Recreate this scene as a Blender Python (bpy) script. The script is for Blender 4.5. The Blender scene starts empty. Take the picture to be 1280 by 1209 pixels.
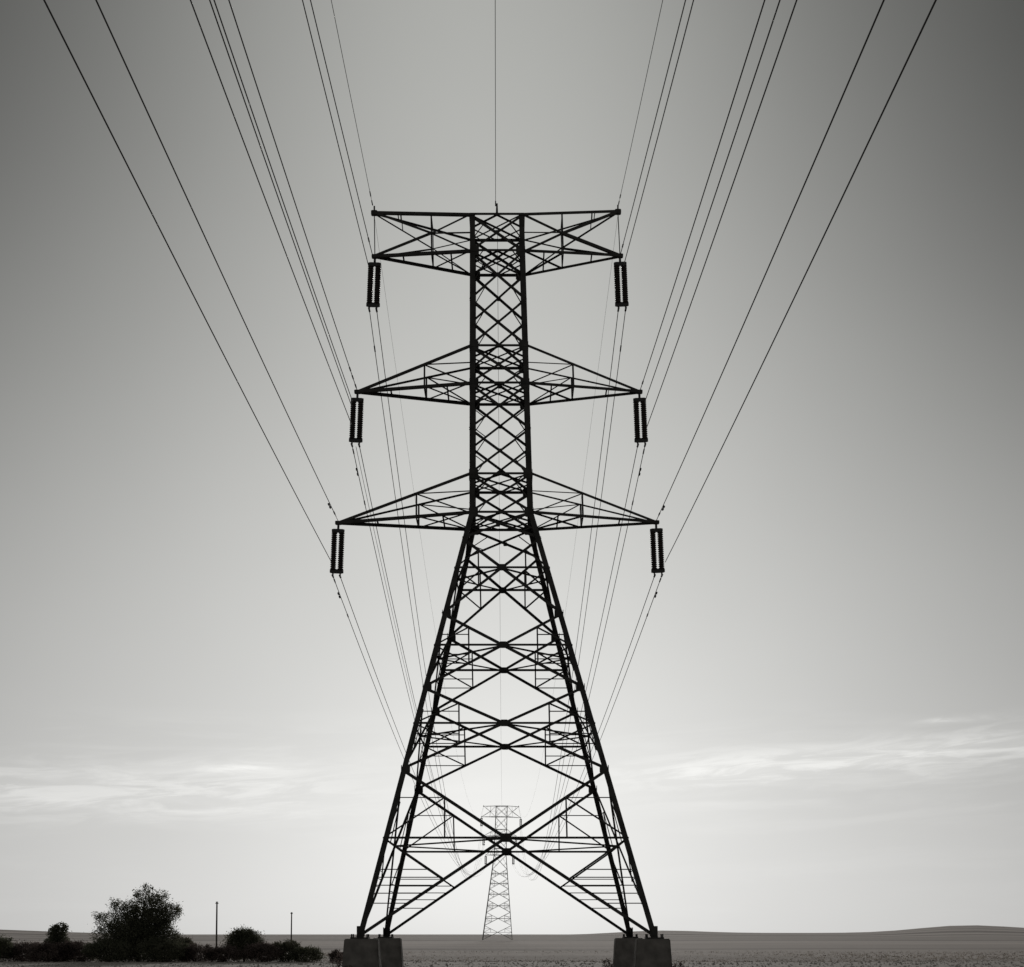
import bpy, bmesh, math, random
from mathutils import Vector, Matrix
random.seed(7)
R = math.radians
C = bpy.context.scene.collection
sc = bpy.context.scene

# ------------------------------------------------------------------ camera
EYE = 1.65
FPX = 1790.0                      # focal length in pixels of a 1280 px wide frame
HOR = 1168.0                      # picture row of eye level (1280 x 1209 frame)
cam_d = bpy.data.cameras.new('camera'); cam = bpy.data.objects.new('camera', cam_d); C.objects.link(cam)
cam_d.sensor_fit = 'HORIZONTAL'; cam_d.sensor_width = 36.0
cam_d.lens = 36.0 * FPX / 1280.0
cam_d.shift_y = (HOR - 604.5) / 1280.0
cam_d.clip_start = 0.1; cam_d.clip_end = 40000.0
cam.location = (0, 0, EYE); cam.rotation_euler = (R(90), 0, 0)
sc.camera = cam
sc.view_settings.view_transform = 'Standard'; sc.view_settings.look = 'None'
sc.view_settings.exposure = 0.0; sc.view_settings.gamma = 1.0
sc.render.filter_size = 1.5

# ------------------------------------------------------------------ sky + sun
SUN_EL = R(11.0)
SUN_AZ = R(1.0)                   # from +Y towards +X: straight behind the pylons
world = bpy.data.worlds.new('World'); sc.world = world; world.use_nodes = True
wn, wl = world.node_tree.nodes, world.node_tree.links
wn.clear()
def W(t, **k):
    n = wn.new(t)
    for a, v in k.items(): setattr(n, a, v)
    return n
def WM(op, a, b=None, c=None, clamp=False):
    n = W('ShaderNodeMath', operation=op, use_clamp=clamp)
    for i, v in enumerate((a, b, c)):
        if v is None: continue
        if isinstance(v, (int, float)): n.inputs[i].default_value = v
        else: wl.new(v, n.inputs[i])
    return n.outputs[0]
def ramp(fac, stops):
    n = W('ShaderNodeValToRGB'); cr = n.color_ramp; cr.interpolation = 'B_SPLINE' if len(stops) > 5 else 'LINEAR'
    while len(cr.elements) < len(stops): cr.elements.new(0.5)
    for e, (p, v) in zip(cr.elements, stops): e.position = p; e.color = (v, v, v, 1)
    wl.new(fac, n.inputs[0]); return n.outputs[0]
sky = W('ShaderNodeTexSky'); sky.sky_type = 'NISHITA'; sky.sun_disc = False
sky.sun_elevation = SUN_EL; sky.sun_rotation = SUN_AZ
sky.air_density = 1.0; sky.dust_density = 2.0; sky.ozone_density = 1.0
bw = W('ShaderNodeRGBToBW'); wl.new(sky.outputs[0], bw.inputs[0])
tc = W('ShaderNodeTexCoord'); sx = W('ShaderNodeSeparateXYZ'); wl.new(tc.outputs['Generated'], sx.inputs[0])
el = WM('ARCSINE', sx.outputs[2])
az = WM('ARCTAN2', sx.outputs[0], sx.outputs[1])
# monochrome sky: brightness over elevation and away from the hidden low sun
elf = WM('DIVIDE', el, R(45.0), clamp=True)
SKY_EL = [(0.00, .66), (0.07, .65), (0.14, .63), (0.22, .605), (0.33, .565), (0.45, .525), (0.57, .485), (0.68, .46), (0.80, .43), (1.0, .3)]
SKY_SIDE = [(0.00, .20), (0.07, .23), (0.14, .29), (0.22, .32), (0.33, .38), (0.45, .58), (0.57, .9), (0.68, 1.18), (0.80, 1.42), (1.0, 1.4)]
BACK_SKY = .54
aa = WM('DIVIDE', WM('ABSOLUTE', WM('SUBTRACT', az, R(-1.3))), R(19.7))
fall = WM('POWER', aa, 1.75)
fall = WM('MULTIPLY', fall, WM('MULTIPLY', ramp(elf, [(p, v * .5) for p, v in SKY_SIDE]), 2.0))
# smooth falloff 1/(1+k) keeps going towards dark behind the viewer
fall = WM('DIVIDE', 1.0, WM('ADD', 1.0, WM('MULTIPLY', fall, WM('ADD', 1.0, fall))))
# the sky behind the viewer is pale again
back = W('ShaderNodeMapRange'); back.interpolation_type = 'SMOOTHSTEP'; wl.new(WM('ABSOLUTE', az), back.inputs[0])
back.inputs[1].default_value = R(24); back.inputs[2].default_value = R(80); back.inputs[3].default_value = 0.0; back.inputs[4].default_value = BACK_SKY
fall = WM('MAXIMUM', fall, back.outputs[0])
base = WM('MULTIPLY', ramp(elf, SKY_EL), fall)
NISH_K = 0.10
nish = WM('POWER', WM('MULTIPLY', bw.outputs[0], NISH_K), 0.12)
base = WM('MULTIPLY', base, nish)
hz = W('ShaderNodeTexNoise'); wl.new(tc.outputs['Generated'], hz.inputs['Vector']); hz.inputs['Scale'].default_value = 5.0; hz.inputs['Detail'].default_value = 4.0
base = WM('MULTIPLY', base, WM('ADD', .955, WM('MULTIPLY', hz.outputs['Fac'], .09)))   # uneven thin haze
# thin cirrus streaks low over the horizon
cv = W('ShaderNodeCombineXYZ')
wl.new(WM('MULTIPLY', az, 7.0), cv.inputs[0]); wl.new(WM('MULTIPLY', WM('SUBTRACT', el, WM('MULTIPLY', az, 0.03)), 62.0), cv.inputs[1]); cv.inputs[2].default_value = 3.1
nz = W('ShaderNodeTexNoise'); wl.new(cv.outputs[0], nz.inputs['Vector'])
nz.inputs['Scale'].default_value = 1.0; nz.inputs['Detail'].default_value = 7.0; nz.inputs['Roughness'].default_value = .56; nz.inputs['Distortion'].default_value = .5
cl = W('ShaderNodeMapRange'); cl.interpolation_type = 'SMOOTHSTEP'; wl.new(nz.outputs['Fac'], cl.inputs[0])
cl.inputs[1].default_value = .43; cl.inputs[2].default_value = .72
band = ramp(elf, [(0.0, .1), (0.07, .25), (0.10, .4), (0.13, .9), (0.15, 1.2), (0.17, .8), (0.19, .15), (0.205, 0.0), (1.0, 0.0)])
side = ramp(WM('DIVIDE', WM('ABSOLUTE', az), R(19.7), clamp=True), [(0.0, .1), (0.25, .45), (0.45, 1.0), (1.0, 1.0)])
cloud = WM('MULTIPLY', WM('MULTIPLY', cl.outputs[0], band), side)
def gauss(x, w): return WM('EXPONENT', WM('MULTIPLY', WM('POWER', WM('DIVIDE', x, w), 2.0), -1.0))
fz_ = W('ShaderNodeTexNoise'); cv2 = W('ShaderNodeCombineXYZ')
wl.new(WM('MULTIPLY', az, 16.0), cv2.inputs[0]); wl.new(WM('MULTIPLY', WM('SUBTRACT', el, WM('MULTIPLY', az, .07)), 110.0), cv2.inputs[1]); cv2.inputs[2].default_value = 8.3
wl.new(cv2.outputs[0], fz_.inputs['Vector']); fz_.inputs['Scale'].default_value = 1.0; fz_.inputs['Detail'].default_value = 9.0; fz_.inputs['Roughness'].default_value = .62; fz_.inputs['Distortion'].default_value = .7
fib = W('ShaderNodeMapRange'); fib.interpolation_type = 'SMOOTHSTEP'; wl.new(fz_.outputs['Fac'], fib.inputs[0]); fib.inputs[1].default_value = .42; fib.inputs[2].default_value = .62
fade_r = W('ShaderNodeMapRange'); fade_r.interpolation_type = 'SMOOTHSTEP'; wl.new(az, fade_r.inputs[0]); fade_r.inputs[1].default_value = .03; fade_r.inputs[2].default_value = .16
fade_l = W('ShaderNodeMapRange'); fade_l.interpolation_type = 'SMOOTHSTEP'; wl.new(az, fade_l.inputs[0]); fade_l.inputs[1].default_value = -.06; fade_l.inputs[2].default_value = -.2
wob = WM('MULTIPLY', WM('SUBTRACT', nz.outputs['Fac'], .5), .02)
bank_r = WM('MULTIPLY', gauss(WM('SUBTRACT', WM('ADD', el, wob), WM('ADD', .105, WM('MULTIPLY', az, .055))), .0125), fade_r.outputs[0])
bank_l = WM('MULTIPLY', gauss(WM('SUBTRACT', WM('ADD', el, wob), WM('ADD', .102, WM('MULTIPLY', az, .02))), .018), fade_l.outputs[0])
wisp = WM('MULTIPLY', gauss(WM('SUBTRACT', az, .298), .017), gauss(WM('SUBTRACT', WM('ADD', el, wob), .1415), .0022))
wisp2 = WM('MULTIPLY', gauss(WM('SUBTRACT', az, -.185), .028), gauss(WM('SUBTRACT', WM('ADD', el, wob), .116), .0028))
banks = WM('MULTIPLY', WM('ADD', bank_r, WM('MULTIPLY', bank_l, .75)), WM('ADD', .3, WM('MULTIPLY', fib.outputs[0], .8)))
banks = WM('ADD', banks, WM('MULTIPLY', WM('ADD', wisp, WM('MULTIPLY', wisp2, .6)), WM('ADD', .35, fib.outputs[0])))
base = WM('ADD', base, WM('MULTIPLY', WM('MULTIPLY', gauss(WM('ADD', az, .01), .13), gauss(WM('SUBTRACT', el, .07), .085)), .075))   # glow of the veiled low sun
cloud = WM('ADD', WM('MULTIPLY', cloud, .075), WM('MULTIPLY', banks, .19))
base = WM('ADD', base, cloud)
tint = W('ShaderNodeMix', data_type='RGBA'); wl.new(elf, tint.inputs['Factor'])
tint.inputs['A'].default_value = (1.0, .995, .975, 1); tint.inputs['B'].default_value = (.985, 1.0, .945, 1)
mul = W('ShaderNodeVectorMath', operation='SCALE'); wl.new(tint.outputs['Result'], mul.inputs[0]); wl.new(base, mul.inputs['Scale'])
SKY_STRENGTH = 0.10
mul2 = W('ShaderNodeVectorMath', operation='SCALE'); wl.new(mul.outputs[0], mul2.inputs[0]); mul2.inputs['Scale'].default_value = 1.0 / SKY_STRENGTH
bg = W('ShaderNodeBackground'); wl.new(mul2.outputs[0], bg.inputs[0]); bg.inputs[1].default_value = SKY_STRENGTH
wo = W('ShaderNodeOutputWorld'); wl.new(bg.outputs[0], wo.inputs[0])

sd = bpy.data.lights.new('sun', 'SUN'); sd.energy = 1.5; sd.angle = R(10); sd.color = (1, .965, .92)
sun = bpy.data.objects.new('sun', sd); C.objects.link(sun)
sdir = Vector((math.sin(SUN_AZ) * math.cos(SUN_EL), math.cos(SUN_AZ) * math.cos(SUN_EL), math.sin(SUN_EL)))
sun.rotation_euler = sdir.to_track_quat('Z', 'Y').to_euler(); sun.location = (0, 60, 60)

# ------------------------------------------------------------------ materials
def mat(name, col, rough=.7, spec=.3, var=0.0, scale=6.0, metal=0.0, bump=0.0, col2=None):
    m = bpy.data.materials.new(name); m.use_nodes = True
    nt = m.node_tree; p = nt.nodes['Principled BSDF']
    p.inputs['Roughness'].default_value = rough; p.inputs['Specular IOR Level'].default_value = spec; p.inputs['Metallic'].default_value = metal
    p.inputs['Base Color'].default_value = (*col, 1)
    if var or bump or col2:
        t = nt.nodes.new('ShaderNodeTexCoord')
        n = nt.nodes.new('ShaderNodeTexNoise'); n.inputs['Scale'].default_value = scale; n.inputs['Detail'].default_value = 6
        nt.links.new(t.outputs['Object'], n.inputs['Vector'])
        r = nt.nodes.new('ShaderNodeValToRGB'); r.color_ramp.elements[0].position = .35; r.color_ramp.elements[1].position = .68
        c2 = col2 or tuple(min(1, c * (1 + var)) for c in col)
        r.color_ramp.elements[0].color = (*(col if col2 else tuple(c * (1 - var) for c in col)), 1); r.color_ramp.elements[1].color = (*c2, 1)
        nt.links.new(n.outputs['Fac'], r.inputs[0]); nt.links.new(r.outputs[0], p.inputs['Base Color'])
        if bump:
            b = nt.nodes.new('ShaderNodeBump'); b.inputs['Strength'].default_value = bump; b.inputs['Distance'].default_value = .03
            nt.links.new(n.outputs['Fac'], b.inputs['Height']); nt.links.new(b.outputs[0], p.inputs['Normal'])
    return m
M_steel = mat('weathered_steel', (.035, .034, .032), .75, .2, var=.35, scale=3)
M_far = mat('hazed_far_steel', (.26, .26, .255), .7, .3, var=.3, scale=1)  # far pylon steel, lightened: distance haze put into its colour
M_ins = mat('brown_porcelain', (.022, .016, .013), .35, .35, var=.2, scale=8)
M_fit = mat('dark_fittings', (.03, .03, .03), .6, .3)
M_wire = mat('aluminium_cable', (.05, .05, .05), .6, .3)
M_ewire = mat('steel_earth_cable', (.09, .1, .1), .6, .3)
M_conc = mat('concrete', (.13, .122, .113), .95, .1, var=.3, scale=2.5, bump=.4)
M_wood = mat('weathered_wood', (.05, .042, .035), .9, .1, var=.3, scale=4)
M_bark = mat('bark', (.03, .025, .02), .95, .1, var=.3, scale=6)
M_leafA = mat('leaf_dark_green', (.070, .074, .050), .7, .15, scale=.9, col2=(.125, .125, .090))
M_leafB = mat('leaf_brown', (.085, .068, .062), .8, .1, scale=.9, col2=(.15, .12, .11))
M_leafC = mat('leaf_olive', (.080, .080, .056), .7, .15, scale=.9, col2=(.14, .132, .098))
M_straw = mat('dry_stubble', (.34, .305, .27), .9, .1, scale=.25, col2=(.13, .115, .10))

for lm in (M_leafA, M_leafB, M_leafC, M_straw):
    nt = lm.node_tree; p = nt.nodes['Principled BSDF']; o_ = nt.nodes['Material Output']
    tr = nt.nodes.new('ShaderNodeBsdfTranslucent'); mx = nt.nodes.new('ShaderNodeMixShader'); mx.inputs[0].default_value = .5
    nt.links.new(p.inputs['Base Color'].links[0].from_socket, tr.inputs['Color'])
    nt.links.new(p.outputs[0], mx.inputs[1]); nt.links.new(tr.outputs[0], mx.inputs[2]); nt.links.new(mx.outputs[0], o_.inputs['Surface'])

# ground: ploughed stubble field, bands of different tillage running across the view
gm = bpy.data.materials.new('field_soil'); gm.use_nodes = True
gn, gl = gm.node_tree.nodes, gm.node_tree.links
gp = gn['Principled BSDF']; gp.inputs['Roughness'].default_value = 1.0; gp.inputs['Specular IOR Level'].default_value = 0.05
def noise(vec_scale, scale, detail=5, rough=.55):
    t = gn.new('ShaderNodeTexCoord'); mp = gn.new('ShaderNodeMapping'); mp.inputs['Scale'].default_value = vec_scale
    gl.new(t.outputs['Object'], mp.inputs[0]); n = gn.new('ShaderNodeTexNoise'); n.inputs['Scale'].default_value = scale
    n.inputs['Detail'].default_value = detail; n.inputs['Roughness'].default_value = rough; gl.new(mp.outputs[0], n.inputs['Vector']); return n.outputs['Fac']
def gmath(op, a, b):
    n = gn.new('ShaderNodeMath'); n.operation = op
    for i, v in enumerate((a, b)):
        if isinstance(v, (int, float)): n.inputs[i].default_value = v
        else: gl.new(v, n.inputs[i])
    return n.outputs[0]
n1 = noise((.06, 1, 1), .007, 2, .45)          # field strips, long in x
n2 = noise((.22, 1, 1), .055, 4)
n3 = noise((.25, 1, 1), .9, 6, .7)        # furrows and clods
mix = gmath('ADD', gmath('ADD', gmath('MULTIPLY', n1, .70), gmath('MULTIPLY', n2, .25)), gmath('MULTIPLY', n3, .10))
gr = gn.new('ShaderNodeValToRGB'); gl.new(mix, gr.inputs[0])
gr.color_ramp.elements[0].position = .45; gr.color_ramp.elements[0].color = (.19, .168, .155, 1)
gr.color_ramp.elements[1].position = .60; gr.color_ramp.elements[1].color = (.47, .42, .395, 1)
gl.new(gr.outputs[0], gp.inputs['Base Color'])
gb = gn.new('ShaderNodeBump'); gb.inputs['Strength'].default_value = .7; gb.inputs['Distance'].default_value = .12
gl.new(n3, gb.inputs['Height']); gl.new(gb.outputs[0], gp.inputs['Normal'])

# ------------------------------------------------------------------ object helpers
def link(name, me, parent=None, m=None):
    o = bpy.data.objects.new(name, me); C.objects.link(o)
    if parent is not None: o.parent = parent
    if m is not None and me is not None: me.materials.append(m)
    return o
def tag(o, label, cat, group=None, kind=None):
    if label: o['label'] = label
    if cat: o['category'] = cat
    if group: o['group'] = group
    if kind: o['kind'] = kind
    return o
def empty(name, loc, label, cat, group=None):
    o = bpy.data.objects.new(name, None); C.objects.link(o); o.location = loc; o.empty_display_size = .3
    return tag(o, label, cat, group)

class MB:
    """collects shapes into one mesh"""
    def __init__(s): s.v = []; s.f = []; s.smooth = False
    def poly_prism(s, ring0, ring1):
        n = len(ring0); b = len(s.v); s.v += [tuple(p) for p in ring0] + [tuple(p) for p in ring1]
        for i in range(n):
            j = (i + 1) % n; s.f.append((b + i, b + j, b + n + j, b + n + i))
        s.f.append(tuple(b + i for i in reversed(range(n)))); s.f.append(tuple(b + n + i for i in range(n)))
    def angle_uv(s, p, q, a, b, w, t):
        """rolled steel L-section from p to q; flanges along a and b"""
        prof = [(0, 0), (w, 0), (w, t), (t, t), (t, w), (0, w)]
        s.poly_prism([p + a * x + b * y for x, y in prof], [q + a * x + b * y for x, y in prof])
    def brace(s, p, q, n, w, t=None, off=0.0):
        """L-section lying in the face whose outward normal is n"""
        p = Vector(p); q = Vector(q); t = t or max(.008, w * .14)
        d = (q - p)
        if d.length < 1e-4: return
        d.normalize(); n = Vector(n); u = (n - d * n.dot(d))
        if u.length < 1e-3: u = d.orthogonal()
        u.normalize(); a = d.cross(u); j = random.uniform(-.002, .002)
        o = u * (off + j) - a * (w / 2)
        s.angle_uv(p + o, q + o, a, -u, w, t)
    def tube(s, pts, r, n=6, cap=True):
        pts = [Vector(p) for p in pts]; rings = []; b0 = len(s.v)
        for i, p in enumerate(pts):
            d = (pts[min(i + 1, len(pts) - 1)] - pts[max(i - 1, 0)]).normalized()
            x = d.cross(Vector((0, 0, 1)) if abs(d.z) < .95 else Vector((1, 0, 0))).normalized(); y = d.cross(x)
            rr = r[i] if isinstance(r, (list, tuple)) else r
            for k in range(n):
                an = 2 * math.pi * k / n; s.v.append(tuple(p + x * (rr * math.cos(an)) + y * (rr * math.sin(an))))
        for i in range(len(pts) - 1):
            for k in range(n):
                j = (k + 1) % n; a = b0 + i * n
                s.f.append((a + k, a + n + k, a + n + j, a + j))
        if cap:
            s.f.append(tuple(b0 + k for k in range(n))); e = b0 + (len(pts) - 1) * n; s.f.append(tuple(e + k for k in reversed(range(n))))
    def lathe(s, prof, cx, cy, n=12):
        b0 = len(s.v)
        for r, z in prof:
            for k in range(n):
                an = 2 * math.pi * k / n; s.v.append((cx + r * math.cos(an), cy + r * math.sin(an), z))
        for i in range(len(prof) - 1):
            for k in range(n):
                j = (k + 1) % n; a = b0 + i * n; s.f.append((a + k, a + j, a + n + j, a + n + k))
        s.f.append(tuple(b0 + k for k in reversed(range(n)))); e = b0 + (len(prof) - 1) * n; s.f.append(tuple(e + k for k in range(n)))
    def plate(s, c, n, up, w, h, t):
        """chamfered gusset plate"""
        c = Vector(c); n = Vector(n).normalized(); up = Vector(up); up = (up - n * up.dot(n)).normalized(); x = up.cross(n)
        k = .3; o = [(-1, -1 + k), (-1, 1 - k), (-1 + k, 1), (1 - k, 1), (1, 1 - k), (1, -1 + k), (1 - k, -1), (-1 + k, -1)]
        s.poly_prism([c + x * (a * w / 2) + up * (b * h / 2) - n * t / 2 for a, b in o], [c + x * (a * w / 2) + up * (b * h / 2) + n * t / 2 for a, b in o])
    def box(s, c, sx, sy, sz):
        x, y, z = c
        q = lambda zz: [Vector((x - sx / 2, y - sy / 2, zz)), Vector((x + sx / 2, y - sy / 2, zz)), Vector((x + sx / 2, y + sy / 2, zz)), Vector((x - sx / 2, y + sy / 2, zz))]
        s.poly_prism(q(z - sz / 2), q(z + sz / 2))
    def build(s, name, m, parent=None, smooth=False):
        me = bpy.data.meshes.new(name); me.from_pydata(s.v, [], s.f)
        bm = bmesh.new(); bm.from_mesh(me); bmesh.ops.recalc_face_normals(bm, faces=bm.faces); bm.to_mesh(me); bm.free()
        if smooth:
            for p in me.polygons: p.use_smooth = True
        return link(name, me, parent, m)

# ------------------------------------------------------------------ terrain
def hills(x, y):
    """gentle rises far beyond the pylons"""
    a = math.atan2(x, y); d = math.hypot(x, y)
    if y <= 0: return 0.0
    def sm(t): t = max(0, min(1, t)); return t * t * (3 - 2 * t)
    far = sm((d - 350) / 1500)
    prof = .6 + 7.5 * math.exp(-((a - .305) / .042) ** 2) + 3.0 * math.exp(-((a - .37) / .07) ** 2) + 3.4 * math.exp(-((a - .10) / .04) ** 2) + 9.0 * math.exp(-((a + .41) / .11) ** 2) + 2.4 * sm((a - .03) / .1)
    return far * prof + .35 * sm((d - 110) / 150) * sm((d - 110) / 150)
me = bpy.data.meshes.new('ground'); vs, fs = [], []
rad = [0.0] + [3 * 1.09 ** i for i in range(96)]
rad = [r for r in rad if r < 9000] + [14000, 25000]
NA = 360
for r in rad:
    for k in range(NA):
        an = 2 * math.pi * k / NA; x, y = r * math.sin(an), r * math.cos(an)
        d = math.hypot(x, y); z = hills(x, y)
        if d > 2600: z *= max(-.5, 1 - (d - 2600) / 1500)
        if d > 40: z += .05 * math.sin(x * .11 + 1) * math.sin(y * .07) * (1 if d < 400 else 0)
        vs.append((x, y, z))
for i in range(len(rad) - 1):
    for k in range(NA):
        j = (k + 1) % NA
        fs.append((i * NA + k, (i + 1) * NA + k, (i + 1) * NA + j, i * NA + j))
me.from_pydata(vs, [], fs)
me.validate()
for p in me.polygons: p.use_smooth = True
ground = link('ground', me, None, gm); tag(ground, None, None, kind='structure')
ground['label'] = 'brownish grey open field reaching to the low horizon'

# ------------------------------------------------------------------ lattice pylon
PY_Y = 49.5
def make_pylon(name, label, cat, root, m, hw, zs_body, zs_shaft, arm_levels, axis, arms, sz, group, fine=True, plates=True):
    """hw(z): half width; zs_body: leg nodes of the splayed body; zs_shaft: nodes of the upper shaft;
    axis(z): sideways offset; arms: list of dicts with tips; sz: member sizes. Coordinates relative to root; z relative to root z"""
    t = empty(name, root, label, cat, group)
    def P(sx_, sy_, z): h = hw(z); return Vector((axis(z) + sx_ * h, sy_ * h, z))
    corners = [(-1, -1), (1, -1), (1, 1), (-1, 1)]
    allz = sorted(set(zs_body + zs_shaft))
    waist = zs_body[-1]
    # legs
    legs = []
    for cx, cy in corners:
        b = MB(); a = Vector((-cx, 0, 0)); c = Vector((0, -cy, 0)); w = sz['leg'] * (1 if cy < 0 else .92)
        bends = [zs_body[0], arm_levels[0], zs_shaft[-1]]
        for z0, z1 in zip(bends[:-1], bends[1:]):
            b.angle_uv(P(cx, cy, z0), P(cx, cy, z1), a, c, w, w * .16)
        lg = b.build('leg', m, t); legs.append(lg)
        if plates:
            f = MB(); p = P(cx, cy, zs_body[0]); f.box((p.x - cx * w / 2, p.y - cy * w / 2, p.z - .015), .56, .56, .05)
            f.plate(p + Vector((-cx * .12, 0, .18)), (0, 1, 0), (0, 0, 1), .24, .36, .02); f.plate(p + Vector((0, -cy * .12, .18)), (1, 0, 0), (0, 0, 1), .24, .36, .02)
            for bx in (-1, 1):
                for by in (-1, 1): f.tube([(p.x - cx * w / 2 + bx * .24, p.y - cy * w / 2 + by * .24, p.z + .0), (p.x - cx * w / 2 + bx * .24, p.y - cy * w / 2 + by * .24, p.z + .11)], .025, 6)
            f.build('base_plate', m, lg)
            g = MB()
            for z in arm_levels[:-1]:
                q = P(cx, cy, z)
                for n, dx in (((0, cy, 0), Vector((-cx * .15, 0, 0))), ((cx, 0, 0), Vector((0, -cy * .15, 0)))):
                    g = MB(); g.plate(q + dx + Vector(n) * .012, n, (0, 0, 1), .29, .34, .014); g.build('gusset_plate', m, lg)
            for z in zs_body[1:-1]:
                q = P(cx, cy, z)
                for n, dx in (((0, cy, 0), Vector((-cx * .16, 0, 0))), ((cx, 0, 0), Vector((0, -cy * .16, 0)))):
                    g = MB(); g.plate(q + dx + Vector(n) * .012, n, (0, 0, 1), .24, .28, .014); g.build('gusset_plate', m, lg)
    def bar(nm, p, q, n, w, parent, off=0.0):
        """one rolled section as an object of its own"""
        b = MB(); b.brace(p, q, n, w, off=off)
        return b.build(nm, m, parent) if b.v else None
    faces = [((-1, -1), (1, -1), (0, -1, 0)), ((1, 1), (-1, 1), (0, 1, 0)), ((1, -1), (1, 1), (1, 0, 0)), ((-1, 1), (-1, -1), (-1, 0, 0))]
    cross_levels = []
    for fi, (A, B, n) in enumerate(faces):
        nv = Vector(n)
        # splayed body: one big X per bay, a horizontal through its crossing
        for bi, (z0, z1) in enumerate(zip(zs_body[:-1], zs_body[1:])):
            a0, b0, a1, b1 = P(*A, z0), P(*B, z0), P(*A, z1), P(*B, z1)
            h0, h1 = hw(z0), hw(z1); k = h0 / (h0 + h1); zc = z0 + (z1 - z0) * k; c = a0.lerp(b1, k); hc = hw(zc)
            if fi == 0: cross_levels.append(zc)
            sd = .62 if fi > 1 else 1.0
            w = sz['diag'] * (1.15 if bi == 0 else 1) * sd
            xb = bar('diagonal_brace', a0, b1, nv, w, t); bar('diagonal_brace', b0, a1, nv, w, t, -.03)
            la, lb = P(*A, zc), P(*B, zc)
            hb = bar('horizontal_brace', la, lb, nv, sz['horiz'] * sd, t, .02)
            if plates and fi < 2:
                g = MB(); g.plate(c + nv * .02, nv, (0, 0, 1), .36 if bi == 0 else .27, .28 if bi == 0 else .22, .014); g.build('gusset_plate', m, xb)
            w2 = sz['second'] * sd; l3 = sz['thin'] * (.8 if fi > 1 else 1)
            for L0, L1, Lc, S in ((a0, a1, la, A), (b0, b1, lb, B)):
                q = Lc.lerp(c, .5)
                mu = L1.lerp(c, max(.1, (h1 - hc * .5) / h1)); ml = L0.lerp(c, (h0 - hc * .5) / h0)
                bar('vertical_strut', q, mu, nv, w2, hb, -.05)
                if bi: bar('vertical_strut', q, ml, nv, w2, hb, -.05)
                if bi == 0:
                    m2 = L0.lerp(c, .58); bar('corner_brace', Lc, m2, nv, w2 * 1.2, hb, -.055)
                    bar('corner_brace', Lc, mu, nv, w2, hb, -.055)
                    if fine:
                        for zq, qq in ((.68, .1), (.60, .1), (.52, .22), (.44, .36), (.34, .55)):
                            pz = L0.lerp(Lc, zq).z; f_ = (pz - L0.z) / (c.z - L0.z)
                            pe = L0.lerp(c, f_) if f_ < .58 else Lc.lerp(m2, (Lc.z - pz) / (Lc.z - m2.z))
                            bar('tie_bar', P(*S, pz), pe, nv, l3, hb, -.06)
                        bar('tie_bar', P(*S, mu.z), mu, nv, l3, hb, -.06)
                else:
                    bar('corner_brace', Lc, mu, nv, w2, hb, -.055); bar('corner_brace', Lc, ml, nv, w2, hb, -.055)
                    if fine and bi < 3:
                        zq = Lc.z + (ml.z - Lc.z) * .5; bar('tie_bar', P(*S, zq), q.lerp(ml, .5), nv, l3, hb, -.06)
                        bar('tie_bar', P(*S, ml.z), ml, nv, l3, hb, -.06)
                        zq = Lc.z + (mu.z - Lc.z) * .6; bar('tie_bar', P(*S, zq), q.lerp(mu, .6), nv, l3, hb, -.06)
        # shaft: X bracing per panel, horizontals at the arm levels
        for z0, z1 in zip(zs_shaft[:-1], zs_shaft[1:]):
            a0, b0, a1, b1 = P(*A, z0), P(*B, z0), P(*A, z1), P(*B, z1)
            xb = bar('diagonal_brace', a0, b1, nv, sz['shaft'], t); bar('diagonal_brace', b0, a1, nv, sz['shaft'], t, -.03)
            if fine:
                for e0, e1, o0 in ((a0, a1, b0), (b0, b1, a0)):
                    me_ = e0.lerp(e1, .5); cc = (a0 + b1) / 2
                    bar('lacing_bar', me_, cc.lerp(e0, .5), nv, sz['thin'], xb, -.045)
                    bar('sub_brace', me_.lerp(e0, .5), e1.lerp(cc, .5), nv, sz['thin'], xb, -.05)
            if plates:
                g = MB(); g.plate((a0 + b1) / 2 + nv * .015, nv, (0, 0, 1), .14, .14, .012); g.build('gusset_plate', m, xb)
        for z in arm_levels: bar('horizontal_brace', P(*A, z), P(*B, z), nv, sz['horiz'] * 1.1, t, .025)
    # plan bracing inside the body
    for zc in cross_levels + arm_levels:
        mids = [P(0, -1, zc), P(1, 0, zc), P(0, 1, zc), P(-1, 0, zc)]
        for i in range(4): bar('plan_brace', mids[i], mids[(i + 1) % 4], (0, 0, 1), sz['second'], t)
        if zc in arm_levels: bar('plan_brace', P(-1, -1, zc), P(1, 1, zc), (0, 0, 1), sz['second'], t); bar('plan_brace', P(1, -1, zc), P(-1, 1, zc), (0, 0, 1), sz['second'], t, .04)
    # cross-arms
    tips = {}
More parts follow.
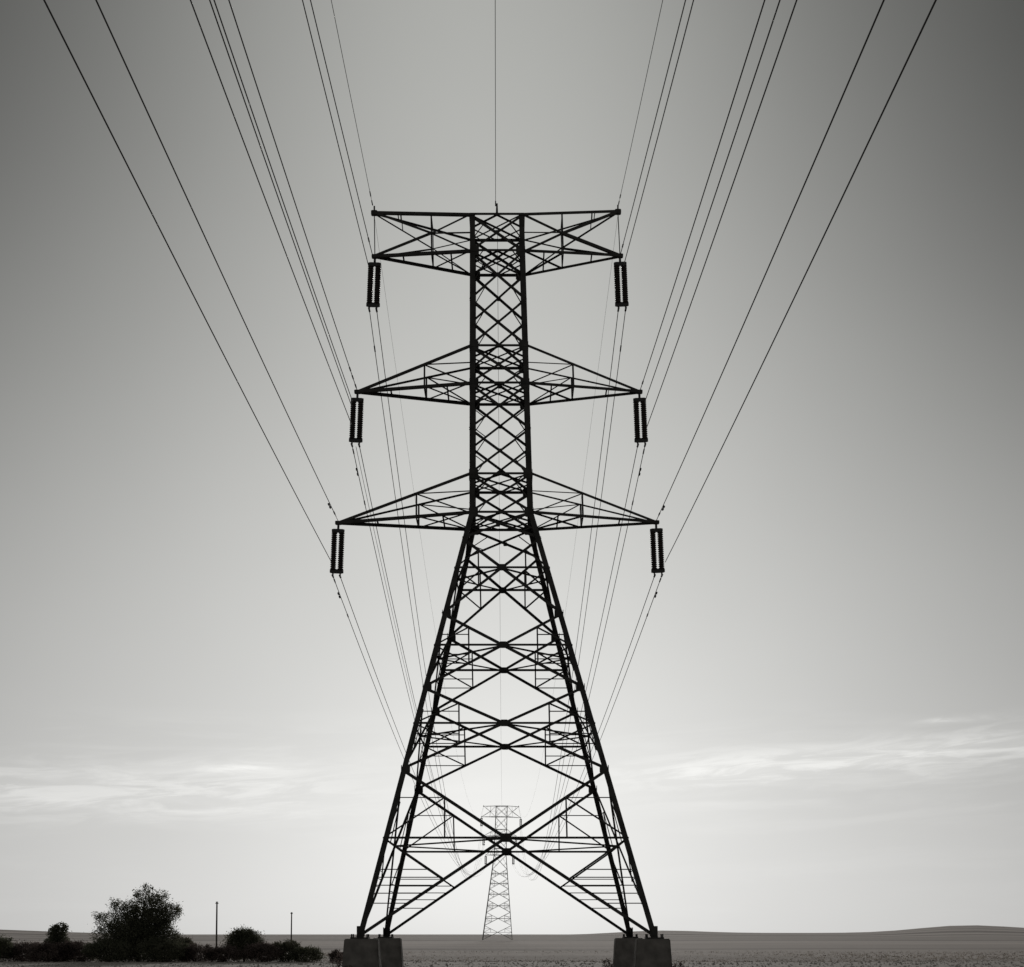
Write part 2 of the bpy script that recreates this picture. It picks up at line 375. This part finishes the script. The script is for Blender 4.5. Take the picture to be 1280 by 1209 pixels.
    for ar in arms:
        sgn = ar['side']; lo, hi = ar['lo'], ar['hi']; tip = Vector((ar['tip'], 0, ar['ztip']))
        fb, bb = P(sgn, -1, lo), P(sgn, 1, lo); ft, bt = P(sgn, -1, hi), P(sgn, 1, hi)
        b = MB(); wc = sz['chord']; ws = sz['second']; wt = sz['thin']; todo = []
        if 'tip2' in ar:          # top arm: two tips, chords crossing in the middle
            tip2 = Vector((ar['tip2'], 0, ar['ztip2']))
            for sy_, lo_, hi_ in ((-1, fb, ft), (1, bb, bt)):
                off = Vector((0, sy_ * .06, 0)); nf = (0, sy_, 0); fr = 1 if sy_ < 0 else .62
                b.brace(lo_, tip + off, nf, wc * (1 if sy_ < 0 else .9)); b.brace(hi_, tip2 + off, nf, wc * fr)
                k = .40; m0 = ((lo_ + hi_) / 2).lerp((tip + tip2) / 2 + off, k)
                b.brace(tip + off, m0, nf, wc * fr); b.brace(m0, hi_, nf, ws * 1.15 * fr, off=-.02)
                b.brace(tip2 + off, m0, nf, wc * .8 * fr); b.brace(m0, lo_, nf, ws * 1.15 * fr, off=-.02)
                todo.append(('post', lo_.lerp(tip, k), hi_.lerp(tip2, k), nf, ws * 1.1 * fr, -.035))
                todo.append(('post', hi_.lerp(tip2, .72), m0.lerp(tip2 + off, .52), nf, ws * fr, 0))
                if sy_ < 0: todo.append(('arm_brace', (lo_ + hi_) / 2, m0, nf, wt * 1.2, 0))
            for k in (.4, .75): todo.append(('strut', ft.lerp(tip2, k), bt.lerp(tip2, k), (0, 0, 1), wt, 0))
            for k in (.2, .4, .7): todo.append(('strut', fb.lerp(tip, k), bb.lerp(tip, k), (0, 0, 1), ws, 0))
            todo.append(('arm_brace', fb, bb.lerp(tip, .4), (0, 0, 1), ws, 0)); todo.append(('arm_brace', bb, fb.lerp(tip, .4), (0, 0, 1), ws, .03))
        else:
            for sy_, lo_, hi_ in ((-1, fb, ft), (1, bb, bt)):
                off = Vector((0, sy_ * .06, 0)); nf = (0, sy_, 0)
                b.brace(lo_, tip + off, nf, wc); b.brace(hi_, tip + off, nf, wc * (.85 if sy_ < 0 else .6))
                k = .40
                todo.append(('post', lo_.lerp(tip, k), hi_.lerp(tip, k), nf, ws * 1.2, -.02))
                todo.append(('arm_brace', lo_, hi_.lerp(tip, k), nf, ws * .8, -.03))
                todo.append(('arm_brace', hi_.lerp(lo_, .45), hi_.lerp(tip, k), nf, wt, 0))
            for k in (.2, .4, .7): todo.append(('strut', fb.lerp(tip, k), bb.lerp(tip, k), (0, 0, 1), ws, 0))
            todo.append(('arm_brace', fb, bb.lerp(tip, .4), (0, 0, 1), ws, 0)); todo.append(('arm_brace', bb, fb.lerp(tip, .4), (0, 0, 1), ws, .03))
        co = b.build('crossarm', m, t)
        for nm, p_, q_, n_, w_, o_ in todo: bar(nm, p_, q_, n_, w_, co, o_)
        g = MB(); g.plate(tip, (0, 1, 0), (0, 0, 1), .22, .12, .12)
        g.build('tip_plate', m, co)
        if 'tip2' in ar:
            g = MB(); g.plate(tip2, (0, 1, 0), (0, 0, 1), .22, .16, .12); g.tube([tip2 + Vector((0, 0, .05)), tip2 + Vector((0, 0, .24))], .03, 6)
            g.build('tip_plate', m, co)
            g = MB(); g.tube([tip2, tip + Vector((0, 0, .05))], .018, 6); g.build('tie_rod', m, co)
    return t

EY = EYE
Z0 = 1.55
def HW(z):
    if z < 15.93: return 4.70 - .2517 * (z - Z0)
    return 1.08 - .16 * min(1, (z - 15.93) / 9.0)
AX = lambda z: -.15 - .36 * (z - Z0) / 24.5
rel = lambda L: [z - Z0 for z in L]
near_arms = [
    dict(side=-1, lo=15.93, hi=17.24, tip=-6.00, ztip=15.87), dict(side=1, lo=15.93, hi=17.24, tip=4.98, ztip=15.89),
    dict(side=-1, lo=20.33, hi=21.60, tip=-5.34, ztip=20.40), dict(side=1, lo=20.33, hi=21.60, tip=4.40, ztip=20.40),
    dict(side=-1, lo=24.85, hi=26.08, tip=-4.74, ztip=25.08, tip2=-4.76, ztip2=26.58), dict(side=1, lo=24.85, hi=26.08, tip=3.73, ztip=25.10, tip2=3.66, ztip2=26.62)]
def shift_arm(a):
    b = dict(a)
    for k in ('lo', 'hi', 'ztip', 'ztip2'):
        if k in b: b[k] -= Z0
    return b
SZ_NEAR = dict(leg=.18, diag=.088, horiz=.07, second=.05, thin=.032, shaft=.075, chord=.095)
ARM_Z = [15.93, 17.24, 20.33, 21.60, 24.85, 26.08]
near = make_pylon('transmission_pylon', 'tall black steel lattice pylon in front, standing on concrete blocks', 'pylon', (0, PY_Y, Z0), M_steel,
    lambda z: HW(z + Z0), rel([1.55, 6.98, 9.74, 12.30, 15.0]), rel([15.0, 15.93, 17.24, 18.79, 20.33, 21.60, 23.2, 24.85, 26.08]), rel(ARM_Z),
    lambda z: AX(z + Z0), [shift_arm(a) for a in near_arms], SZ_NEAR, 'lattice pylons carrying the power line')
g = MB(); g.tube([(AX(26.1), -.9, 26.05 - Z0), (AX(26.1), -.9, 26.45 - Z0)], [.05, .03], 6); g.build('earth_wire_clamp', M_fit, near)

# concrete footings under the four legs
FOOT = [(-1, -1, 'broad dark concrete block under the front left pylon leg'), (1, -1, 'broad dark concrete block under the front right pylon leg'),
        (1, 1, 'concrete block under the rear right pylon leg, mostly hidden behind the front right block'), (-1, 1, 'concrete block under the rear left pylon leg, mostly hidden behind the front left block')]
for cx, cy, lab in FOOT:
    bm = bmesh.new(); h = Z0 - .04
    x, y = -.15 + cx * 4.56, PY_Y + cy * 4.56
    bmesh.ops.create_cube(bm, size=1)
    for v in bm.verts:
        top = v.co.z > 0; w = 1.04 if top else 1.30
        v.co = Vector((v.co.x * w, v.co.y * (.74 if top else .95), h if top else -.35))
    bmesh.ops.bevel(bm, geom=bm.edges[:], offset=.03, segments=2, affect='EDGES')
    bmesh.ops.subdivide_edges(bm, edges=[e for e in bm.edges if e.calc_length() > .5], cuts=6, use_grid_fill=True)
    for v in bm.verts: v.co += Vector((random.uniform(-.006, .006), random.uniform(-.006, .006), random.uniform(-.005, .005)))
    me = bpy.data.meshes.new('concrete_footing'); bm.to_mesh(me); bm.free()
    o = link('concrete_footing', me, None, M_conc); o.location = (x, y, 0); tag(o, lab, 'footing', 'concrete footings of the near pylon')

# far pylon, slimmer
FY = 270.0; FX = -2.75
fz = hills(FX, FY) + .25
def HWF(z):
    if z < 15: return 2.85 - (2.85 - 1.2) * z / 15
    return 1.2 - .1 * (z - 15) / 11
far_arms = [
    dict(side=-1, lo=16.0, hi=17.2, tip=-2.2, ztip=16.0), dict(side=1, lo=16.0, hi=17.2, tip=3.0, ztip=16.0),
    dict(side=-1, lo=19.6, hi=20.8, tip=-2.6, ztip=19.6), dict(side=1, lo=19.6, hi=20.8, tip=3.5, ztip=19.6),
    dict(side=-1, lo=23.2, hi=25.2, tip=-3.0, ztip=23.2, tip2=-2.6, ztip2=25.2), dict(side=1, lo=23.2, hi=25.2, tip=4.4, ztip=23.0, tip2=4.0, ztip2=25.1)]
SZ_FAR = dict(leg=.13, diag=.055, horiz=.05, second=.035, thin=.03, shaft=.05, chord=.065)
AXF = lambda z: .8 * z / 25
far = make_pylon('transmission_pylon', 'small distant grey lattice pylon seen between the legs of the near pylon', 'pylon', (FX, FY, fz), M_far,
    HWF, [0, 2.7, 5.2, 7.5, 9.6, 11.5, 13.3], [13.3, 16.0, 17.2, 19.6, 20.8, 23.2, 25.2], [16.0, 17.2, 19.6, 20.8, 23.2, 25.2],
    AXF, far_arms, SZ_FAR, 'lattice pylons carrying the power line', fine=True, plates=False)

# ------------------------------------------------------------------ insulators
INS_DROP = 1.78
def make_insulator(loc, label, tilt, group):
    t = empty('insulator_set', loc, label, 'insulator', group)
    b = MB(); b.tube([(0, 0, .0), (0, 0, -.20)], .04, 8); b.build('hanger', M_fit, t)
    b = MB(); b.plate((0, 0, -.225), (0, 1, 0), (0, 0, 1), .44, .13, .06); b.build('yoke_plate', M_fit, t)
    b = MB(); b.plate((0, 0, -1.70), (0, 1, 0), (0, 0, 1), .47, .15, .06); b.build('yoke_plate', M_fit, t)
    for sx_ in (-1, 1):
        prof = [(.03, -.26)]
        for k in range(18):
            z = -.285 - k * .0765
            prof += [(.062, z + .010), (.082, z - .004), (.102, z - .026), (.105, z - .042), (.092, z - .050), (.066, z - .056)]
        prof += [(.03, -1.675)]
        b = MB(); b.lathe(list(reversed(prof)), sx_ * .126, 0, 12); b.build('insulator_string', M_ins, t, smooth=False)
        b = MB(); b.tube([(sx_ * .126, 0, -1.75), (sx_ * .126, 0, -1.86)], .03, 6); b.tube([(sx_ * .126, -.14, -1.88), (sx_ * .126, .14, -1.88)], .034, 6)
        b.build('suspension_clamp', M_fit, t)
    t.rotation_euler = (0, tilt, 0); t.scale = (1, 1, .95)
    return t
LV = ['lowest', 'middle', 'top']
near_ins = {}
for i, a in enumerate(near_arms):
    lv = LV[i // 2]; sd_ = 'left' if a['side'] < 0 else 'right'
    lab = 'black double string of disc insulators hanging from the tip of the %s %s crossarm' % (lv, sd_)
    near_ins[(lv, sd_)] = make_insulator((a['tip'], PY_Y, a['ztip'] - .06), lab, R(2.2) if a['side'] < 0 else R(-2.4), 'insulators on the near pylon')
def copy_tree(o, parent=None):
    c = o.copy(); C.objects.link(c); c.parent = parent
    for ch in list(o.children): copy_tree(ch, c)
    return c
far_pts = {}
for i, a in enumerate(far_arms):
    lv = LV[i // 2]; sd_ = 'left' if a['side'] < 0 else 'right'
    c = copy_tree(near_ins[('top', 'left')]); c.rotation_euler = (0, 0, 0)
    c.location = (FX + a['tip'], FY, fz + a['ztip'] - .06); c['group'] = 'insulators on the distant pylon'
    c['label'] = 'tiny insulator strings under the %s %s crossarm of the distant pylon' % (lv, sd_)
    far_pts[(lv, sd_)] = Vector(c.location)

# ------------------------------------------------------------------ wires
def wire_mesh(pts, r, m, name, label, cat, group, dampers=()):
    base = Vector(pts[0])
    b = MB(); b.tube([Vector(p) - base for p in pts], r, 6)
    o = b.build(name, m, None, smooth=True); o.location = base
    tag(o, label, cat, group)
    L = [0.0]
    for p, q in zip(pts[:-1], pts[1:]): L.append(L[-1] + (Vector(q) - Vector(p)).length)
    for kind, dist in dampers:
        i = max(j for j in range(len(L) - 1) if L[j] <= dist); k = (dist - L[i]) / (L[i + 1] - L[i])
        p = Vector(pts[i]).lerp(Vector(pts[i + 1]), k) - base; d = (Vector(pts[i + 1]) - Vector(pts[i])).normalized()
        g = MB()
        if kind == 'vibration_damper':
            g.tube([p + Vector((0, 0, 0)), p - Vector((0, 0, .09))], .02, 6); g.tube([p - d * .2 - Vector((0, 0, .10)), p + d * .2 - Vector((0, 0, .10))], .012, 6)
            g.tube([p - d * .24 - Vector((0, 0, .10)), p - d * .12 - Vector((0, 0, .10))], .034, 8); g.tube([p + d * .12 - Vector((0, 0, .10)), p + d * .24 - Vector((0, 0, .10))], .034, 8)
        else:
            g.tube([p - d * .16, p + d * .16], r + .011, 8)
        g.build(kind, M_fit, o)
    return o
CURV = .00034
def front_span(p0, x_top, r, label, m=M_wire, dampers=(), cat='power cable', group=None, ztop=None, name='conductor'):
    """from the pylon towards and over the camera; x_top: where it leaves the frame at the top"""
    p0 = Vector(p0)
    if abs(x_top - 640) < 60: Y1 = 37.6; X1 = (x_top - 640) * Y1 / FPX
    else: X1 = p0.x; Y1 = p0.x * FPX / (x_top - 640)
    z1 = EYE + HOR * Y1 / FPX; s1 = p0.y - Y1
    mslope = (z1 - p0.z - CURV * s1 * s1) / s1; kx = (X1 - p0.x) / s1
    pts = []
    for i in range(60):
        s = 118 * (i / 59) ** 1.3
        pts.append((p0.x + kx * s, p0.y - s, p0.z + mslope * s + CURV * s * s))
    return wire_mesh(pts, r, m, name, label, cat, group or 'front cables running over the viewer', dampers)
def rear_span(p0, p1, sag, r, label, m=M_wire, dampers=(), cat='power cable', group=None, name='conductor'):
    p0 = Vector(p0); p1 = Vector(p1); pts = []
    for i in range(70):
        t = (i / 69) ** 1.25; p = p0.lerp(p1, t); p.z -= 4 * sag * t * (1 - t); pts.append(tuple(p))
    return wire_mesh(pts, r, m, name, label, cat, group or 'rear cables running to the distant pylon', dampers)
VD, SL = 'vibration_damper', 'splice_sleeve'
px = lambda x, y, Y=PY_Y: ((x - 640) * Y / FPX, Y, EYE + (HOR - y) * Y / FPX)     # a measured point on the pylon's own centre plane
RC, RE = .0138, .0085
Yf = PY_Y - .12
FR = [ # start point, x where it leaves at the top, label, dampers
  ((416, 706), 55, 'outermost left front cable, from the bottom of the lowest left insulator', ()),
  ((423, 652), 120, 'second front cable from the left, ending at the lowest left crossarm tip', ((VD, 2.3), (SL, 1.0))),
  ((441, 535), 238, 'third front cable from the left, from low on the middle left insulator', ()),
  ((441, 512), 262, 'left thread of the close pair of front cables at the middle left insulator', ()),
  ((442, 506), 267.5, 'right thread of the close pair of front cables at the middle left insulator', ()),
  ((447, 490), 286, 'front cable ending at the tip of the middle left crossarm', ((SL, .5), (SL, 1.4), (SL, 2.2))),
  ((462, 338), 378, 'left front cable of two at the top left insulator', ()),
  ((466, 321), 388, 'front cable ending at the lower tip of the top left crossarm', ((SL, 1.3),)),
  ((779, 335), 867, 'right front cable of two at the top right insulator', ()),
  ((775, 321), 857, 'front cable ending at the lower tip of the top right crossarm', ((SL, 1.1),)),
  ((800, 489), 956, 'front cable ending at the tip of the middle right crossarm', ((SL, .9),)),
  ((805, 506), 975, 'front cable at the upper part of the middle right insulator', ()),
  ((808, 536), 996, 'front cable from low on the middle right insulator', ()),
  ((820, 652), 1105, 'second front cable from the right, ending at the lowest right crossarm tip', ((VD, 2.3), (SL, 1.0))),
  ((831, 704), 1170, 'outermost right front cable, from the bottom of the lowest right insulator', ()),
]
for st, xt, lab, dm in FR:
    p = px(*st); front_span((p[0], Yf, p[2]), xt, RC, 'black ' + lab, dampers=dm)
for st, xt, lab in (((466, 258), 414, 'thin pale earth wire rising from the upper left tip of the top crossarm'), ((773, 257), 828.5, 'thin pale earth wire rising from the upper right tip of the top crossarm'),
                    ((619.5, 258), 619, 'thin pale earth wire rising straight up from the centre of the pylon top')):
    p = px(*st, Y=PY_Y - .9 if xt == 619 else PY_Y); front_span((p[0], Yf if xt != 619 else PY_Y - .9, p[2]), xt, RE, lab, m=M_ewire, dampers=((SL, .12), (SL, .75)) if xt != 619 else ((SL, .2),), cat='earth wire', group='thin earth wires', name='earth_wire')
def ins_bottom(lv, sd_, k):
    o = near_ins[(lv, sd_)]; return Vector(o.location) + Matrix.Rotation(o.rotation_euler.y, 3, 'Y') @ Vector((k * .126, .13, -1.88 * .95))
SAG = dict(lowest=5.6, middle=9.6, top=14.4)
for lv in LV:
    for sd_ in ('left', 'right'):
        for k in (-1, 1):
            p0 = ins_bottom(lv, sd_, k); p1 = far_pts[(lv, sd_)] + Vector((k * .126, -.13, -1.88 * .95))
            which = 'left' if k < 0 else 'right'
            heavy = (k < 0) if sd_ == 'left' else (k > 0)
            dm = ((SL, .35), (VD, 1.6), (SL, 4.2)) if heavy and lv != 'top' else ((SL, 2.0),) if heavy else ()
            rear_span(p0, p1, SAG[lv], RC * .95, 'thin black %s cable of the rear pair under the %s %s insulator' % (which, lv, sd_), dampers=dm)
p0 = ins_bottom('middle', 'left', 0)
rear_span(p0, far_pts[('middle', 'left')] + Vector((0, -.13, -1.6)), SAG['middle'] - .2, RC * .6, 'faint rear cable running between the pair under the middle left insulator')
for (x0, z0, Y0), (x1, z1), lab in (((AX(26.1), 26.4, PY_Y + .9), (.85, 25.4), 'faint rear earth wire from the pylon top centre down to the distant pylon'),):
    rear_span((x0, Y0, z0), (FX + x1, FY, fz + z1), 5.0, RE * .9, lab, m=M_ewire, cat='earth wire', group='thin earth wires', name='earth_wire')
for x0, z0, x1, z1, lab in ((-4.76, 26.5, -2.6, 25.3, 'faint rear earth wire from the upper left tip of the top crossarm'), (3.66, 26.5, 4.0, 25.2, 'faint rear earth wire from the upper right tip of the top crossarm')):
    rear_span((x0, PY_Y, z0), (FX + x1, FY, fz + z1), 9.0, RE * .5, lab, m=M_ewire, cat='earth wire', group='thin earth wires', name='earth_wire')

# ------------------------------------------------------------------ vegetation
def leaf_mesh(name, lobes, n, size, m, parent, rnd, upright=.0, loose=.55):
    """many small bent leaf faces spread in clumps through the crown's volume"""
    v, f = [], []
    wts = [l[3] * l[4] * l[5] for l in lobes]; tot = sum(wts)
    for (cx, cy, cz, rx, ry, rz), w in zip(lobes, wts):
        nl = int(n * w / tot)
        ncl = max(5, nl // 26)
        for c in range(ncl):
            while True:
                p = Vector((rnd.uniform(-1, 1), rnd.uniform(-1, 1), rnd.uniform(-1, 1)))
                if .15 < p.length < 1: break
            p = p * (p.length ** -.35)
            cc = Vector((cx + p.x * rx, cy + p.y * ry, cz + p.z * rz)); cr = rnd.uniform(.10, .30) * (rx + rz) / 2 + size
            for i in range(26):
                q = cc + Vector((rnd.gauss(0, 1), rnd.gauss(0, 1), rnd.gauss(0, .8))) * cr * loose
                if q.z < .02: q.z = rnd.uniform(.02, .3)
                s = size * rnd.uniform(.55, 1.35)
                d = Vector((rnd.gauss(0, 1), rnd.gauss(0, 1), rnd.gauss(0, 1) + upright)).normalized(); e = d.orthogonal().normalized()
                e = Matrix.Rotation(rnd.uniform(0, 6.28), 3, d) @ e; g = d.cross(e)
                b = len(v)
                v.extend([tuple(q - d * s), tuple(q + e * s * .38 + g * s * .1), tuple(q + d * s), tuple(q - e * s * .38 + g * s * .1)])
                f.append((b, b + 1, b + 2, b + 3))
    me = bpy.data.meshes.new(name); me.from_pydata(v, [], f)
    return link(name, me, parent, m)
def limbs(name, base, tips, r0, m, parent, rnd, trunk_top=None):
    b = MB()
    tt = Vector(trunk_top) if trunk_top else Vector(base)
    if trunk_top: b.tube([base, Vector(base).lerp(tt, .5) + Vector((rnd.uniform(-.06, .06), 0, 0)), tt], [r0, r0 * .85, r0 * .7], 8)
    for t in tips:
        t = Vector(t); mid = tt.lerp(t, .5) + Vector((rnd.uniform(-.15, .15), rnd.uniform(-.15, .15), rnd.uniform(.0, .2))) * (t - tt).length * .4
        b.tube([tt, mid, t], [r0 * .55, r0 * .35, r0 * .12], 6)
        for j in range(3):
            q = mid.lerp(t, rnd.uniform(.2, .9)) + Vector((rnd.uniform(-1, 1), rnd.uniform(-1, 1), rnd.uniform(-.2, .5))) * (t - tt).length * .15
            b.tube([mid.lerp(t, .3 * j), q], [r0 * .22, r0 * .06], 5)
    return b.build(name, m, parent)
def gpx(x, Y): return (x - 640) * Y / FPX
# the broad tree on the left
rnd = random.Random(11); TY = 84.0; tx = gpx(173, TY)
tree = empty('bushy_tree', (tx, TY, 0), 'largest dark bushy tree with a broad ragged crown rising above the hedge', 'tree')
lob = [(0, 0, 1.7, 1.7, 1.3, .8), (.1, 0, 2.6, 1.0, 1.0, .7), (.95, .2, 3.3, .85, .8, .6), (.35, 0, 3.9, .6, .7, .45), (1.25, .1, 3.85, .5, .5, .4), (-.35, 0, 3.2, .6, .7, .5), (-1.15, -.1, 3.15, .55, .6, .5), (1.85, 0, 2.9, .55, .6, .55), (-1.9, 0, 2.5, .6, .7, .42), (-1.5, 0, 1.5, 1.1, 1.0, .8), (1.4, 0, 1.5, 1.0, 1.0, .7), (2.2, .1, 3.15, .4, .5, .35), (.5, .1, 4.35, .32, .4, .22), (-1.35, 0, 3.6, .3, .4, .22), (1.6, 0, 2.2, .5, .6, .35), (-2.35, 0, 2.75, .3, .4, .25), (.0, 0, .8, 1.8, 1.2, .7), (-.6, .1, 2.3, .9, .9, .6), (.7, -.1, 2.4, 1.0, .9, .7), (1.3, 0, 2.7, .8, .8, .6), (.15, -.2, 1.5, .8, .5, .8)]
leaf_mesh('crown', lob, 52000, .058, M_leafA, tree, rnd, loose=.72)
limbs('trunk', (0, 0, -.1), [(l[0] * .9, l[1], l[2] * .93) for l in lob], .17, M_bark, tree, rnd, trunk_top=(.05, 0, .9))
# hedge shrubs: pixel x, width px, height m, distance, material, label
SH = [
 (-12, 60, 1.75, 84, 'A', 'rounded dark shrub cut by the left edge of the frame'),
 (28, 56, 1.35, 85, 'B', 'low brownish shrub, first in from the left edge'),
 (72, 52, 2.35, 84.5, 'A', 'small upright dark tree with a narrow crown left of the largest tree'),
 (58, 54, 1.30, 83, 'B', 'low brownish shrub in front of the small upright tree'),
 (100, 50, 1.40, 84, 'B', 'low brownish shrub between the small upright tree and the largest tree'),
 (140, 66, 1.55, 82.5, 'A', 'dark low shrub at the left foot of the largest tree'),
 (200, 66, 1.60, 82.5, 'A', 'dark low shrub at the right foot of the largest tree'),
 (226, 36, 1.75, 86, 'C', 'pale topped shrub just right of the largest tree'),
 (245, 54, 1.20, 84, 'B', 'low brownish shrub left of the taller wooden pole'),
 (280, 50, 1.15, 83, 'B', 'low brownish shrub right of the taller wooden pole'),
 (305, 50, 2.05, 85, 'A', 'domed dark green bush right of the taller wooden pole'),
 (328, 50, 1.15, 83, 'B', 'low brownish shrub right of the domed green bush'),
 (355, 42, 1.45, 84, 'C', 'rounded olive shrub in front of the shorter wooden pole'),
 (383, 46, 1.05, 83, 'A', 'low dark shrub near the right end of the hedge'),
 (421, 22, .85, 83, 'B', 'small shrub at the right end of the hedge beside the left concrete block'),
]
for i, (x, w, h, Y, k, lab) in enumerate(SH):
    rnd = random.Random(40 + i); W_ = w * Y / FPX
    s = empty('small_tree' if h > 2.2 else 'shrub', (gpx(x, Y), Y, 0), lab, 'small tree' if h > 2.2 else 'shrub', None if h > 2.2 else 'shrubs in the hedge row')
    lobs = [(0, 0, h * .42, W_ * .46, W_ * .4, h * .40)]
    for j in range(5):
        lobs.append((rnd.uniform(-.36, .36) * W_, rnd.uniform(-.3, .3) * W_, h * rnd.uniform(.5, .74), W_ * rnd.uniform(.16, .26), W_ * .24, h * rnd.uniform(.12, .2)))
    if 'domed' in lab: lobs = [(0, 0, h * .5, W_ * .47, W_ * .42, h * .44), (-.3, 0, h * .62, W_ * .3, .5, h * .3), (.3, 0, h * .62, W_ * .3, .5, h * .3), (0, 0, h * .72, W_ * .3, .5, h * .24)]
    if h > 2.2: lobs = [(.05, 0, 1.65, .52, .5, .45), (.22, 0, 2.1, .40, .35, .2), (-.2, 0, 2.0, .34, .3, .22), (0, 0, 1.0, .75, .6, .6), (.05, 0, .5, 1.0, .6, .5)]
    leaf_mesh('foliage', lobs, int((12000 if 'domed' in lab else 7000) * max(.3, W_ * h / 3)), .052 if 'domed' in lab else .062, {'A': M_leafA, 'B': M_leafB, 'C': M_leafC}[k], s, rnd)
    limbs('stems', (0, 0, -.05), [(l[0], l[1], l[2]) for l in lobs], .05, M_bark, s, rnd)
# weeds at the foot of the concrete blocks
for x, Y, w, h, lab in ((421, 52, .55, 1.05, 'small dark weed clump left of the left concrete block'), (436, 43.6, .5, .72, 'weed clump in front of the left concrete block'), (848, 47, .7, .78, 'low dark weed clump right of the right concrete block'), (760, 50, .5, .8, 'small dark weed clump left of the right concrete block')):
    rnd = random.Random(int(x)); s = empty('weed_clump', (gpx(x, Y), Y, 0), lab, 'weed', 'weeds by the concrete blocks')
    leaf_mesh('foliage', [(0, 0, h * .5, w * .5, w * .5, h * .5)], 420, .045, M_leafB, s, rnd, upright=.8)
    limbs('stems', (0, 0, -.02), [(rnd.uniform(-.2, .2), 0, h * .8) for _ in range(4)], .015, M_bark, s, rnd)

# ------------------------------------------------------------------ wooden poles
for x, ytop, Y, lab in ((270.5, 1128, 130, 'taller thin dark pole standing behind the hedge, nearer the tree'), (364, 1141, 165, 'shorter thin dark pole behind the right end of the hedge')):
    h = EYE + (HOR - ytop) * Y / FPX
    t = empty('pole', (gpx(x, Y), Y, 0), lab, 'pole', 'thin poles behind the hedge')
    b = MB(); b.tube([(0, 0, -.3), (.02, 0, h * .5), (.05, 0, h)], [.085, .075, .065], 8); b.build('shaft', M_wood, t)
    b = MB(); b.tube([(.05, 0, h), (.05, 0, h + .06)], [.11, .09], 8); b.tube([(-.09, 0, h - .09), (.19, 0, h - .09)], .045, 6); b.build('cap', M_fit, t)

# ------------------------------------------------------------------ stubble and clods on the near field
rnd = random.Random(5); v, f = [], []
for i in range(7500):
    Y = 85.5 + 55 * rnd.random() ** 1.5; X = rnd.uniform(-.42, .42) * Y
    Y = round(Y / .75) * .75 + rnd.gauss(0, .10)
    h = rnd.uniform(.02, .085) * (1.9 if rnd.random() < .05 else 1); z = hills(X, Y)
    for j in range(3):
        a = rnd.uniform(0, 3.14); w = rnd.uniform(.02, .05); dx, dy = math.cos(a) * w, math.sin(a) * w; ox, oy = rnd.gauss(0, .06), rnd.gauss(0, .04); lx, ly = rnd.gauss(0, .05), rnd.gauss(0, .05)
        b = len(v); v.extend([(X + ox - dx, Y + oy - dy, z - .03), (X + ox + dx, Y + oy + dy, z - .03), (X + ox + lx, Y + oy + ly, z + h)]); f.append((b, b + 1, b + 2))
me = bpy.data.meshes.new('stubble'); me.from_pydata(v, [], f); st = link('stubble', me, None, M_straw)
tag(st, 'short dry stubble in rows across the near field', 'stubble', kind='stuff')

# pale dirt track along the near edge of the field, with loose stones
tm = mat('pale_dirt', (.22, .20, .185), 1.0, .05, scale=1.3, bump=.6, col2=(.43, .395, .37))
v, f = [], []; NX = 160
def gz(x, y): return hills(x, y) + .05 * math.sin(x * .11 + 1) * math.sin(y * .07)
for i in range(NX):
    x = -60 + 120 * i / (NX - 1)
    y0 = 66 + .5 * math.sin(x * .3) + .3 * math.sin(x * 1.1); y1 = 84.6 + .8 * math.sin(x * .17 + 2) + .5 * math.sin(x * .9) + .25 * math.sin(x * 2.3)
    for j in range(9):
        y = y0 + (y1 - y0) * j / 8; v.append((x, y, gz(x, y) + .03))
for i in range(NX - 1):
    for j in range(8): f.append((i * 9 + j, (i + 1) * 9 + j, (i + 1) * 9 + j + 1, i * 9 + j + 1))
me = bpy.data.meshes.new('dirt_track'); me.from_pydata(v, [], f); o = link('dirt_track', me, None, tm)
o['label'] = 'pale dirt track along the bottom edge of the picture'; o['kind'] = 'structure'
v, f = [], []
for i in range(3500):
    y = rnd.uniform(68, 88); x = rnd.uniform(-.4, .4) * y; r = rnd.uniform(.02, .07) * (1.8 if rnd.random() < .05 else 1); z = gz(x, y) + .03; b = len(v)
    v.extend([(x - r, y - r * rnd.uniform(.5, 1), z - .01), (x + r, y - r * rnd.uniform(.5, 1), z - .01), (x + r * .8, y + r, z - .01), (x - r * .9, y + r, z - .01), (x + rnd.uniform(-.4, .4) * r, y, z + r * rnd.uniform(.6, 1.2))])
    f.extend([(b, b + 1, b + 4), (b + 1, b + 2, b + 4), (b + 2, b + 3, b + 4), (b + 3, b, b + 4)])
me = bpy.data.meshes.new('stones'); me.from_pydata(v, [], f); o = link('stones', me, None, mat('field_stone', (.16, .148, .138), .95, .1, scale=2, col2=(.36, .335, .31)))
tag(o, 'loose clods and stones scattered on the pale track', 'stones', kind='stuff')
